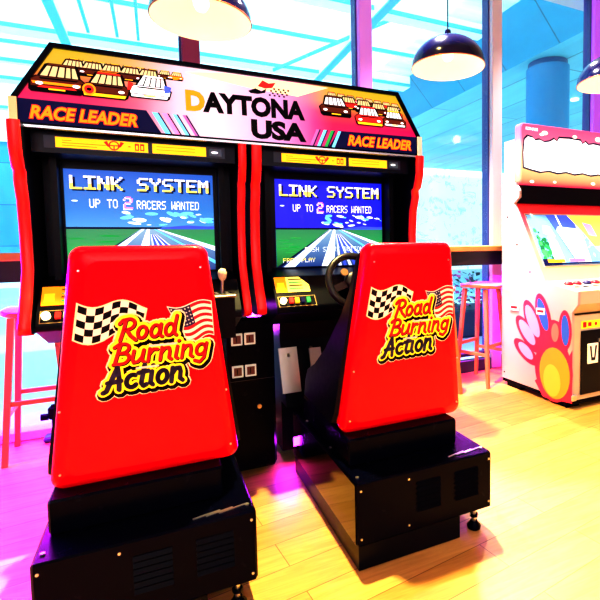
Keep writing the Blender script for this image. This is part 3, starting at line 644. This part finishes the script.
# ================================================================== RACING SEATS
def rounded(w0, w1, z0, z1, r0_, r1_, n=6):
    """trapezoid outline, w0 half width at z0 (bottom), w1 at z1 (top)"""
    c = [(w0-r0_, z0+r0_, r0_, -90, 0), (w1-r1_, z1-r1_, r1_, 0, 90), (-w1+r1_, z1-r1_, r1_, 90, 180), (-w0+r0_, z0+r0_, r0_, 180, 270)]
    P = []
    for cx_, cz, r_, a0, a1 in c:
        for i in range(n+1): a = math.radians(a0+(a1-a0)*i/n); P.append((cx_+r_*math.cos(a), cz+r_*math.sin(a)))
    return P
def seat_y(z): return .166-(z-.398)/(1.056-.398)*.07
gold_print = mat('cream outline print', (.95,.78,.48), .4, em=.25)  # emission brightens the decal outline in place of light
def make_seat():
    r = bpy.data.objects.new('racing_chair', None); col.objects.link(r)
    rings = []
    for ins_, dy in ((0.004,.075),(0,.05),(0,.022),(.006,.009),(.018,.001),(.04,-.003)):
        rings.append([(x, seat_y(z)+dy, z) for x, z in rounded(.251-ins_, .174-ins_, .388+ins_, 1.064-ins_, .032, .034)])
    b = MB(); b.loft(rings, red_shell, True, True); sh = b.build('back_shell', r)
    for x, z in ((-.15,1.0),(.15,1.0),(-.215,.62),(.215,.62),(-.225,.44),(.225,.44)): MB().tube((x,seat_y(z)-.001,z),(x,seat_y(z)-.005,z), .003, chrome, n=10).build('screw', sh)
    # black padded body : two wings, back pad, cushion
    wing = [(.165,1.035),(.175,1.04),(.195,.98),(.215,.90),(.265,.81),(.39,.66),(.50,.57),(.585,.53),(.60,.48),(.59,.415),(.24,.405),(.215,.45)]
    for sg in (-1,1):
        w = MB(); rr = []
        for k, t in enumerate((0,.25,.75,1)):
            ring = []
            for y, z in wing:
                f_ = (1.05-z)/.64; xo = .177+.09*min(1,max(0,f_)); th = .055+.02*f_
                cy, cz = .32, .62; s_ = .965 if k in (0,3) else 1
                ring.append((sg*(xo-th*(1-t)), cy+(y-cy)*s_, cz+(z-cz)*s_))
            rr.append(ring)
        w.loft(rr, black_vinyl, False, True); w.build('side_bolster', r, bevel=.008)
    bk = MB(); bk.loft([[(x*s_, y_, z) for x, z in rounded(.20,.15,.44,1.02,.03,.04)] for y_, s_ in ((.165,1),(.20,1),(.215,.9))], black_vinyl, False, True)
    bk.build('back_pad', r, bevel=.01)
    cu = MB().bbox((-.19,.28,.405),(.19,.575,.49), black_vinyl, .02); cu.build('cushion', r)
    # pedestal and boxed base
    MB().bbox((-.25,.115,.296),(.195,.66,.392), black_metal, .006).build('pedestal', r)
    b = MB().bbox((-.268,0,.084),(.268,.765,.295), black_metal, .005)
    base = b.build('base_box', r)
    MB().box((-.264,.004,.004),(.13,.765,.0835), black_board).build('plinth', r)
    MB().box((-.271,.012,.088),(-.268,.76,.285), black_gloss).build('side_panel', base); MB().box((.268,.012,.088),(.271,.76,.285), black_gloss).build('side_panel', base)
    lv = mat('louvre steel', (.001,.001,.006), .35, spec=.08)
    for x0, x1 in ((.105,.205),(-.05,.045)):
        g = MB()
        for i in range(6):
            z = .155+i*.018; g.prism([(0,z),(-.008,z-.004),(-.002,z+.007),(0,z+.007)], 0, x0, x1, lv)
        g.build('louvre_vent', base)
    for x in (-.255,.255,-.08):
        for z in (.11,.27): MB().tube((x,0,z),(x,-.003,z), .004, chrome, n=8).build('screw', base)
    for x, y in ((-.25,.04),(.25,.04),(-.25,.3),(-.25,.6)): MB().tube((x,y,.295),(x,y,.299), .006, chrome, n=8).build('screw', base)
    for x in (.13,.165,.20): MB().bar((x-.03,.03,.2965),(x+.045,.045,.2965), .004,.003, chrome).build('deck_rail', base)
    MB().bar((-.12,.68,.299),(.0,.46,.299), .008,.006, chrome).build('slide_rail', base)
    for x, y in ((.215,.035),(.215,.70)):
        f_ = MB(); f_.tube((x,y,.10),(x,y,.025), .008, chrome, n=12); f_.lathe([(.001,0),(.024,0),(.026,.010),(.016,.022),(.012,.03)], (x,y,0.0005), black_metal, n=20); f_.tube((x,y,.045),(x,y,.055), .016, black_metal, n=6)
        f_.build('levelling_foot', r)
    # decal
    dm = MB(); O = Vector((0,seat_y(.75)-.0045,0)); vdir = Vector((0,-.07/.658,1))
    p = Plane((0, seat_y(0)-.0042, 0), (1,0,0), tuple(vdir), (0,-1,0), dm, .0004)
    # crop-pixel frame of the printed logo : 600 x 450 units
    x_a, x_b, z_a, z_b = -.186, .219, .949, .627
    sk_l, sk_r = -.013, -.013
    def L(u, v):
        s_ = u/600; t = v/450
        top = z_a+( .928-.949)*s_; bot = .627+(.560-.627)*s_
        return (-.186+.405*s_-.013*t, top+(bot-top)*t)
    def poly(pts, M, l): p.poly([L(*q) for q in pts], M, l)
    def flag(PF, nx, ny, cf, l, sub=3):
        for i in range(nx):
            for j in range(ny):
                top = [PF((i+k/sub)/nx, j/ny) for k in range(sub+1)]; bot = [PF((i+k/sub)/nx, (j+1)/ny) for k in range(sub, -1, -1)]
                poly(top+bot, cf(i,j), l)
    def PC(s_, t):      # chequered flag
        x = 48+s_*235-t*16; y = 50+s_*5+t*(130-45*max(0,s_-.45)/.55)+16*math.sin(s_*2*PI*1.1+.2)
        return (x, y)
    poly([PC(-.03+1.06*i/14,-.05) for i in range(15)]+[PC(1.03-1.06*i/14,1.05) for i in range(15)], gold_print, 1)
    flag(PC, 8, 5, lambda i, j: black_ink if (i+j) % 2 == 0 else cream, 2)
    def PU(s_, t):      # star spangled flag
        x = 368+s_*170+t*(72-58*s_); y = 62-s_*22+t*(128-6*s_)+9*math.sin(s_*2*PI)
        return (x, y)
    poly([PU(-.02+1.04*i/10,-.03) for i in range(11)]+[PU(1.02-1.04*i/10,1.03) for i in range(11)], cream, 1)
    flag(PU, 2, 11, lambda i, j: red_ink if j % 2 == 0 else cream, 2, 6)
    poly([PU(.5*i/5,0) for i in range(6)]+[PU(.5-.5*i/5,.55) for i in range(6)], navy_ink, 3)
    for i in range(6):
        for j in range(5):
            u_, v_ = PU(.05+.08*i,.06+.105*j); a, b_ = L(u_,v_); st5 = [(a+(.0030 if k % 2 == 0 else .0014)*math.sin(k*PI/5), b_+(.0030 if k % 2 == 0 else .0014)*math.cos(k*PI/5)) for k in range(10)]
            p.poly(st5, white_p, 4)
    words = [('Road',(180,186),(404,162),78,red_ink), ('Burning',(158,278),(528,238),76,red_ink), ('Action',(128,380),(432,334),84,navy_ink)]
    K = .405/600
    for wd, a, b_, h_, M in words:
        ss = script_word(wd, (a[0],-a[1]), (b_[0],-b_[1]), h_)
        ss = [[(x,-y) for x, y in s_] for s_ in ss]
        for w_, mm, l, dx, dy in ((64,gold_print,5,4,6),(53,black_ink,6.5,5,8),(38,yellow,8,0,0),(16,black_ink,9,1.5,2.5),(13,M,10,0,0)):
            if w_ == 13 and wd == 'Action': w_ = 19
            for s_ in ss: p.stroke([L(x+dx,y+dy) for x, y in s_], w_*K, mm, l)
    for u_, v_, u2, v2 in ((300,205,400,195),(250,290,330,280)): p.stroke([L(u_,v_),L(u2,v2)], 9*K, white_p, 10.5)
    dm.build('back_decal', sh)
    return r
seat = make_seat(); seat.location = (.440,0,0)
tag(seat, 'red and black racing seat in front of the right screen, steering wheel visible', 'arcade seat', 'racing seats of the twin cabinet')
seatL = copy_tree(seat); seatL.location = (-.414,0,0)
seatL['label'] = 'red and black racing seat at left, largest and nearest, in front of the left screen'

# ================================================================== PINK ARCADE MACHINE AT RIGHT
MX, MX2 = 1.95, 2.95
pm = thing('arcade_machine', 'white and pink upright arcade machine with a red hand print on its side', 'arcade machine', (2.45,1.05,0))
pinkw = mat('pinkish white laminate', (.56,.40,.43), .4, noise=.03, nscale=4); creamw = mat('cream laminate', (.62,.53,.40), .4)
sp = [(.757,.055),(.757,.62),(.715,.675),(.712,.755),(1.0,.80),(1.283,1.345),(1.232,1.385),(1.232,1.43),(1.262,1.475),(1.262,1.49),(1.41,1.49),(1.41,.055)]
for a, b_ in ((MX,MX+.022),(MX2-.022,MX2)):
    s_ = MB().prism(sp, 0, a, b_, pinkw); spn = s_.build('side_panel', pm)
    if a == MX: side_ = spn
MB().prism([(.775,.06),(.775,.60),(1.0,.70),(1.30,1.3),(1.30,1.48),(1.40,1.48),(1.40,.06)], 0, MX+.023, MX2-.023, mat('machine core', (.05,.02,.03), .6)).build('body', pm)
# front
f_ = MB(); f_.box((MX+.0225,.757,.06),(MX2-.0225,.772,.60), creamw); fr_ = f_.build('front_panel', pm)
f_ = MB().bbox((MX+.075,.748,.09),(MX2-.08,.756,.50), black_board, .003); cdoor = f_.build('coin_door', pm)
f_ = MB(); p = Plane((0,.7565,0),(1,0,0),(0,0,1),(0,-1,0), f_, .001); p.rect(2.03,.512,2.6,.562, yellow, 1); p.rect(2.045,.52,2.075,.554, red_ink, 2); p.rect(2.09,.525,2.12,.55, red_ink, 2); p.disc(2.16,.537,.012,.012, red_ink, 2); f_.build('label_strip', fr_)
for xx in (2.075,2.20,2.5):
    c_ = MB().bbox((xx,.740,.285),(xx+.095,.7475,.415), cream, .003); p = Plane((xx,.740,.285),(1,0,0),(0,0,1),(0,-1,0), c_, .001); p.poly([(.015,.115),(.03,.115),(.04,.04),(.055,.04),(.065,.115),(.08,.115),(.065,.02),(.03,.02)], navy_bezel, 1)
    c_.build('coin_slot', cdoor)
MB().tube((2.185,.748,.43),(2.185,.738,.43), .012, chrome).build('door_lock', cdoor)
# control panel
cp = MB().prism([(.714,.676),(.716,.758),(1.0,.802),(1.0,.68),(.775,.61)], 0, MX+.0225, MX2-.0225, creamw); cpo = cp.build('control_panel', pm)
f_ = MB(); p = Plane((0,.7145,0),(1,0,0),(0,0,1),(0,-1,0), f_, .001); p.rect(2.165,.692,2.85,.742, mat('lime label', (.75,.85,.12), .4), 1); p.disc(2.29,.717,.035,.022, yellow, 2); p.disc(2.29,.717,.014,.014, red_ink, 3)
for q in range(2): p.rect(2.18,.73-.02*q,2.24,.725-.02*q, black_ink, 2); p.rect(2.34,.73-.02*q,2.45,.725-.02*q, black_ink, 2)
f_.build('lime_label', cpo)
for i, (xx, M) in enumerate(((2.03,red_ink),(2.11,red_ink),(2.20,navy_ink),(2.28,red_ink),(2.36,mat('green dome', (.05,.5,.1), .3)),(2.5,red_ink),(2.6,navy_ink),(2.7,red_ink))):
    yy = .88; zz = .758+(yy-.716)*.155
    s_ = MB(); s_.lathe([(.030,0),(.030,.006),(.022,.018),(.001,.024)], (xx+.02,yy,zz), M, n=20); s_.build('push_button', cpo)
    MB().bbox((xx-.005,.80,.7715),(xx+.045,.83,.776), (navy_bezel if i % 2 else red_ink), .001).build('button_label', cpo)
# bezel and screen, leaning back
A = Vector((0,1.0,.803)); B = Vector((0,1.283,1.345)); up_ = (B-A).normalized(); nrm = Vector((0,-up_.z,up_.y)); LEN = (B-A).length
bz = MB(); p = Plane((MX+.0225,A.y,A.z),(1,0,0),tuple(up_),tuple(nrm), bz, .001)
bezm = ramp_mat('bezel print', 'Z', [(.80,(.92,.62,.35)),(.92,(.90,.55,.25)),(1.02,(.88,.42,.28)),(1.20,(.82,.05,.10)),(1.35,(.80,.01,.02))], .25, base=.8)
W = MX2-MX-.045; bz.add([p.p(0,0,0),p.p(W,0,0),p.p(W,LEN,0),p.p(0,LEN,0),p.p(0,0,-25),p.p(W,0,-25),p.p(W,LEN,-25),p.p(0,LEN,-25)], [(0,1,2,3),(4,7,6,5),(0,4,5,1),(3,2,6,7),(0,3,7,4),(1,5,6,2)], bezm)
bez = bz.build('bezel', pm)
dm = MB(); p = Plane((MX+.0225,A.y,A.z),(1,0,0),tuple(up_),tuple(nrm), dm, .001)
s0, s1, t0, t1 = .045, .80, .115, .515
p.rect(s0-.012,t0-.012,s1+.012,t1+.012, mat('screen edge', (.85,.62,.55), .4), 1); p.rect(s0-.004,t0-.004,s1+.004,t1+.004, black_board, 2); dm.build('screen_frame', bez)
dm = MB(); p = Plane((MX+.0225,A.y,A.z),(1,0,0),tuple(up_),tuple(nrm), dm, .001)
def S(a, b_): return (s0+(s1-s0)*a, t0+(t1-t0)*b_)
def sp_(pts, M, l): p.poly([S(*q) for q in pts], M, l)
lit_dimw = E_('screen white', (.62,.70,.78), .55)
sp_([(0,0),(1,0),(1,1),(0,1)], E_('screen sky', (.18,.45,.75), .6), 2.5)
sp_([(0,.0),(.22,.0),(.22,.12),(0,.12)], lit_navy, 4)
for i in range(60):
    a = random.random()*.16; b_ = .12+random.random()*.62*(1-a*2.2); q = random.uniform(.012,.03)
    p.disc(*S(max(a,.035), b_), q*.6, q*.7, random.choice((lit_green, E_('dark leaf', (.01,.14,.05), .6), E_('bright leaf', (.06,.5,.12), .7))), 3+.01*i, 8)
sp_([(.14,.10),(.27,.08),(.26,.45),(.21,.60),(.16,.55)], lit_dimw, 5); sp_([(.13,.62),(.26,.55),(.23,.75),(.16,.78)], lit_pink, 5.2)
sp_([(.24,1),(.245,1),(.42,0),(.41,0)], lit_navy, 6); sp_([(.245,1),(.66,1),(.60,.0),(.42,0)], lit_dimw, 5.5); sp_([(.24,1),(.60,1),(.58,.72),(.34,.76),(.30,.68)], lit_blue, 5.8)
sp_([(.36,1),(.38,1),(.40,.68),(.38,.68)], lit_white, 6)
sp_([(.52,1),(1,1),(1,.0),(.86,.0),(.74,.30),(.66,.60)], E_('screen yellow', (.85,.68,.12), .7), 6.5); sp_([(.69,.85),(.80,.8),(.82,.55),(.72,.58)], lit_pink, 7); sp_([(.74,.34),(1,.34),(1,.05),(.86,.05)], lit_white, 7)
for i in range(24): a = .42+random.random()*.28; b_ = .15+random.random()*.4; p.disc(*S(a,b_), .012,.004, lit_pale, 6.2+.01*i, 6, random.random()*3)
sp_([(.05,.10),(.26,.10),(.26,.04),(.05,.04)], lit_gold, 8); sp_([(.32,.10),(.52,.10),(.52,.04),(.32,.04)], lit_mauve, 8); sp_([(.0,.03),(1,.03),(1,0),(0,0)], lit_navy, 8)
dm.build('screen', bez)
MB().box((MX+.0225,1.268,1.346),(MX2-.0225,1.298,1.474), black_board).build('speaker_panel', pm)
# marquee of the machine
mm = MB(); mart = ramp_mat('pink marquee print', 'Z', [(1.475,(.78,.02,.12)),(1.52,(.95,.45,.22)),(1.58,(.98,.75,.35)),(1.72,(.95,.60,.50)),(1.80,(.88,.18,.38)),(1.905,(.80,.10,.30))], .65, base=.5)
mr_ = [(x, z) for x, z in rounded(.5,.5,1.474,1.907,.03,.03)]
mm.loft([[(2.462+x*s_*.975, y_, 1.69+(z-1.69)*s_) for x, z in mr_] for y_, s_ in ((1.30,1),(1.252,1),(1.246,.985))], mart, False, True); mk = mm.build('marquee', pm)
MB().box((MX+.02,1.301,1.4905),(MX2-.02,1.41,1.80), pinkw).build('top_box', pm)
dm = MB(); p = Plane((0,1.246,0),(1,0,0),(0,0,1),(0,-1,0), dm, .001)
def blob(off, M, l):
    top = []; x = 2.03
    P_ = [(2.005,1.60),(2.0,1.70),(2.01,1.79),(2.04,1.815),(2.09,1.808),(2.11,1.79),(2.15,1.80),(2.2,1.785),(2.25,1.795),(2.29,1.815),(2.32,1.80),(2.34,1.825),(2.44,1.83),(2.56,1.825),(2.58,1.80),(2.61,1.82),(2.64,1.80),(2.7,1.81),(2.8,1.80),(2.88,1.80),(2.895,1.72),(2.89,1.60)]
    bot = [(2.84-.085*i, 1.575+(.012 if i % 2 else 0)) for i in range(10)]
    P_ = P_+bot; cx_ = sum(a for a, b_ in P_)/len(P_); cz = 1.69
    p.poly([(cx_+(a-cx_)*(1+off*2), cz+(b_-cz)*(1+off*9)) for a, b_ in P_], M, l)
blob(.012, navy_ink, 1); blob(0, lit_white, 2)
text_on(p, 'KONAMI', (2.02,1.862), (2.13,1.860), .020, lit_white, 2, 0, .03)
for a, b_, r_ in ((2.20,1.853,.025),(2.17,1.84,.018),(2.5,1.85,.02),(2.75,1.85,.03),(2.08,1.50,.018),(2.7,1.51,.02),(2.3,1.505,.015)): p.disc(a,b_,r_*1.2,r_*.6, E_('spark', (1,.9,.7), 1), 1.5, 12)
for i, (a, w_) in enumerate(((2.04,.05),(2.11,.06),(2.19,.05),(2.27,.05),(2.34,.07),(2.43,.06),(2.52,.05),(2.6,.06))):
    p.stroke([(a,1.62),(a,1.76),(a+w_*.6,1.75),(a+w_*.6,1.69),(a,1.69)], .0035, lit_pale, 3); p.stroke([(a+w_*.6,1.69),(a+w_*.7,1.62),(a,1.62)], .0035, lit_pale, 3)
dm.build('marquee_lettering', mk)
# hand print on the side, drawn on the plane x = MX
hd = MB(); p = Plane((MX,0,0),(0,1,0),(0,0,1),(-1,0,0), hd, .0012)
def HP(u, v): q = at(500+u*.2333, 280+v*.2333, 0, MX); return (q.y, q.z)
def oval(cu, cv, ru, rv, rot, M, l, n=26):
    c, d = math.cos(math.radians(rot)), math.sin(math.radians(rot))
    p.poly([HP(cu+ru*math.cos(t)*c-rv*math.sin(t)*d, cv+ru*math.cos(t)*d+rv*math.sin(t)*c) for t in [2*PI*i/n for i in range(n)]], M, l)
hred = mat('hand red', (.85,.02,.07), .4, em=.15); horange = mat('hand orange', (.80,.33,.03), .4); hblue = mat('finger blue', (.03,.12,.7), .4); hlav = mat('finger lavender', (.42,.34,.62), .4)
for i, (cu, cv, ru, rv, rot) in enumerate(((112,308,27,74,-40),(120,232,29,92,-30),(143,184,30,104,-18),(187,155,30,100,-12),(280,215,28,86,-2))): oval(cu,cv,ru,rv,rot,hred,1+.1*i)
oval(225,280,68,110,0,hred,2); oval(232,385,80,140,-8,hred,2.1); oval(236,400,64,112,-8,horange,3)
p.poly([HP(150,430),HP(185,500),HP(310,530),HP(312,300),HP(290,340)], hred, 2.2)
for i, (cu, cv, ru, rv, rot, M) in enumerate(((112,303,18,46,-38,hlav),(118,224,20,62,-30,hlav),(141,176,21,74,-20,hlav),(185,148,18,72,-14,hblue),(281,216,17,66,-2,hblue))): oval(cu,cv,ru,rv,rot,M,3+.1*i)
oval(238,225,16,40,0,mat('hand coral', (.9,.2,.15), .4),4)
oval(225,430,36,70,-8,mat('hand yellow', (.85,.50,.06), .4),4.2)
hd.build('hand_print', side_)
for u, v in ((45,100),(158,118)):
    hd = MB(); p = Plane((MX,0,0),(0,1,0),(0,0,1),(-1,0,0), hd, .0012)
    p.poly([HP(u,v),HP(u+38,v+3),HP(u+38,v+32),HP(u,v+28)], white_p, 6); p.poly([HP(u+5,v+9),HP(u+32,v+12),HP(u+32,v+22),HP(u+5,v+19)], red_ink, 7)
    hd.build('warning_sticker', side_)
for y, z in ((1.35,1.25),(1.25,1.05),(1.12,.86),(1.38,.10)): MB().tube((MX,y,z),(MX-.003,y,z), .006, black_metal, n=10).build('screw', side_)
MB().box((MX+.01,.80,.002),(MX+.12,.93,.055), black_metal).build('skid', pm); MB().box((MX+.01,1.22,.002),(MX+.12,1.36,.055), black_metal).build('skid', pm)
MB().box((MX+.005,.765,.03),(MX2-.005,.80,.055), black_metal).build('kick_rail', pm); MB().box((MX+.002,.80,.03),(MX+.03,1.40,.055), black_metal).build('kick_rail', pm)
MB().bbox((MX-.004,.742,.06),(MX+.035,.756,.10), chrome, .004).build('corner_bracket', pm)

# small black clamp on the floor behind the left cabinet
ck = thing('floor_clamp', 'small black metal clamp standing on the floor behind the left stool', 'clamp', (-.915,1.74,0))
MB().bbox((-.975,1.70,.001),(-.875,1.78,.03), mat('clamp plastic', (.03,.03,.2), .3), .008).build('foot', ck)
MB().tube((-.925,1.74,.03),(-.925,1.74,.20), .012, black_metal).build('stem', ck)
MB().bbox((-.95,1.72,.12),(-.885,1.76,.19), black_metal, .008).build('jaw', ck); MB().tube((-.985,1.74,.135),(-.95,1.74,.135), .018, black_metal).build('screw_handle', ck)

# ================================================================== LIGHT
def spot(loc, tgt, e, c, size, blend, rad=.05):
    l = bpy.data.lights.new('downlight', 'SPOT'); l.energy = e; l.color = c; l.spot_size = math.radians(size); l.spot_blend = blend; l.shadow_soft_size = rad
    o = bpy.data.objects.new('downlight', l); col.objects.link(o); o.location = loc; o.rotation_euler = (Vector(tgt)-Vector(loc)).to_track_quat('-Z','Y').to_euler()
def area(loc, tgt, e, c, sx_, sy_):
    l = bpy.data.lights.new('area', 'AREA'); l.energy = e; l.color = c; l.shape = 'RECTANGLE'; l.size = sx_; l.size_y = sy_
    o = bpy.data.objects.new('area', l); col.objects.link(o); o.location = loc; o.rotation_euler = (Vector(tgt)-Vector(loc)).to_track_quat('-Z','Y').to_euler()
spot((.22,.60,3.25), (.15,.2,0), 950, (1,.80,.30), 100, .6, .04)
spot((2.4,1.6,3.2), (2.2,.5,0), 320, (1,.92,.78), 74, .6, .05)
spot((1.18,1.35,3.25), (1.4,.0,0), 900, (1,.95,.88), 100, .6, .05)
spot((3.4,-.6,3.2), (2.9,-.2,0), 260, (1,.97,.95), 80, .9, .1)
spot((-1.6,-.9,3.2), (-1.5,-.6,0), 60, (1,.92,.75), 70, .8, .1)
area((.2,-3.2,2.4), (.2,0,1.2), 24, (1,.93,.88), 4, 1.5)
area((-.9,-2.6,1.5), (.2,.6,.9), 12, (1,.9,.85), 1.6, 1.0)
area((-1.5,1.5,.89), (-1.15,.8,0), 210, (.62,.0,1), 2.2, .12)
area((2.1,1.6,.88), (2.0,1.3,0), 45, (.7,.02,1), 1.6, .1)
area((.12,1.34,.70), (.08,.6,.0), 16, (.6,.04,1), .10, .4)
area((.2,.86,.10), (.15,.4,.0), 2.5, (.55,.02,1), .25, .05)
sun = bpy.data.lights.new('sun', 'SUN'); sun.energy = 3.0; sun.color = (1,.98,.93); sun.angle = .02
so_ = bpy.data.objects.new('sun', sun); col.objects.link(so_); so_.rotation_euler = Vector((.25,.75,-1)).to_track_quat('-Z','Y').to_euler()

w = bpy.data.worlds.new('sky'); sc.world = w; w.use_nodes = True; nt = w.node_tree; bg = nt.nodes['Background']
tc = nt.nodes.new('ShaderNodeTexCoord'); sx_ = nt.nodes.new('ShaderNodeSeparateXYZ'); nt.links.new(tc.outputs['Generated'], sx_.inputs[0])
rp = nt.nodes.new('ShaderNodeValToRGB'); e = rp.color_ramp.elements; e[0].position = .0; e[0].color = (.9,.97,1,1); e[1].position = .8; e[1].color = (.62,.93,1,1)
nt.links.new(sx_.outputs[2], rp.inputs[0]); nt.links.new(rp.outputs[0], bg.inputs[0]); bg.inputs[1].default_value = 1.4

sc.view_settings.view_transform = 'Standard'; sc.view_settings.look = 'High Contrast'; sc.view_settings.exposure = 0; sc.view_settings.gamma = 1
sc.cycles.max_bounces = 8; sc.cycles.transparent_max_bounces = 12; sc.cycles.caustics_reflective = False; sc.cycles.caustics_refractive = False
sc.cycles.use_denoising = True; sc.cycles.sample_clamp_indirect = 6
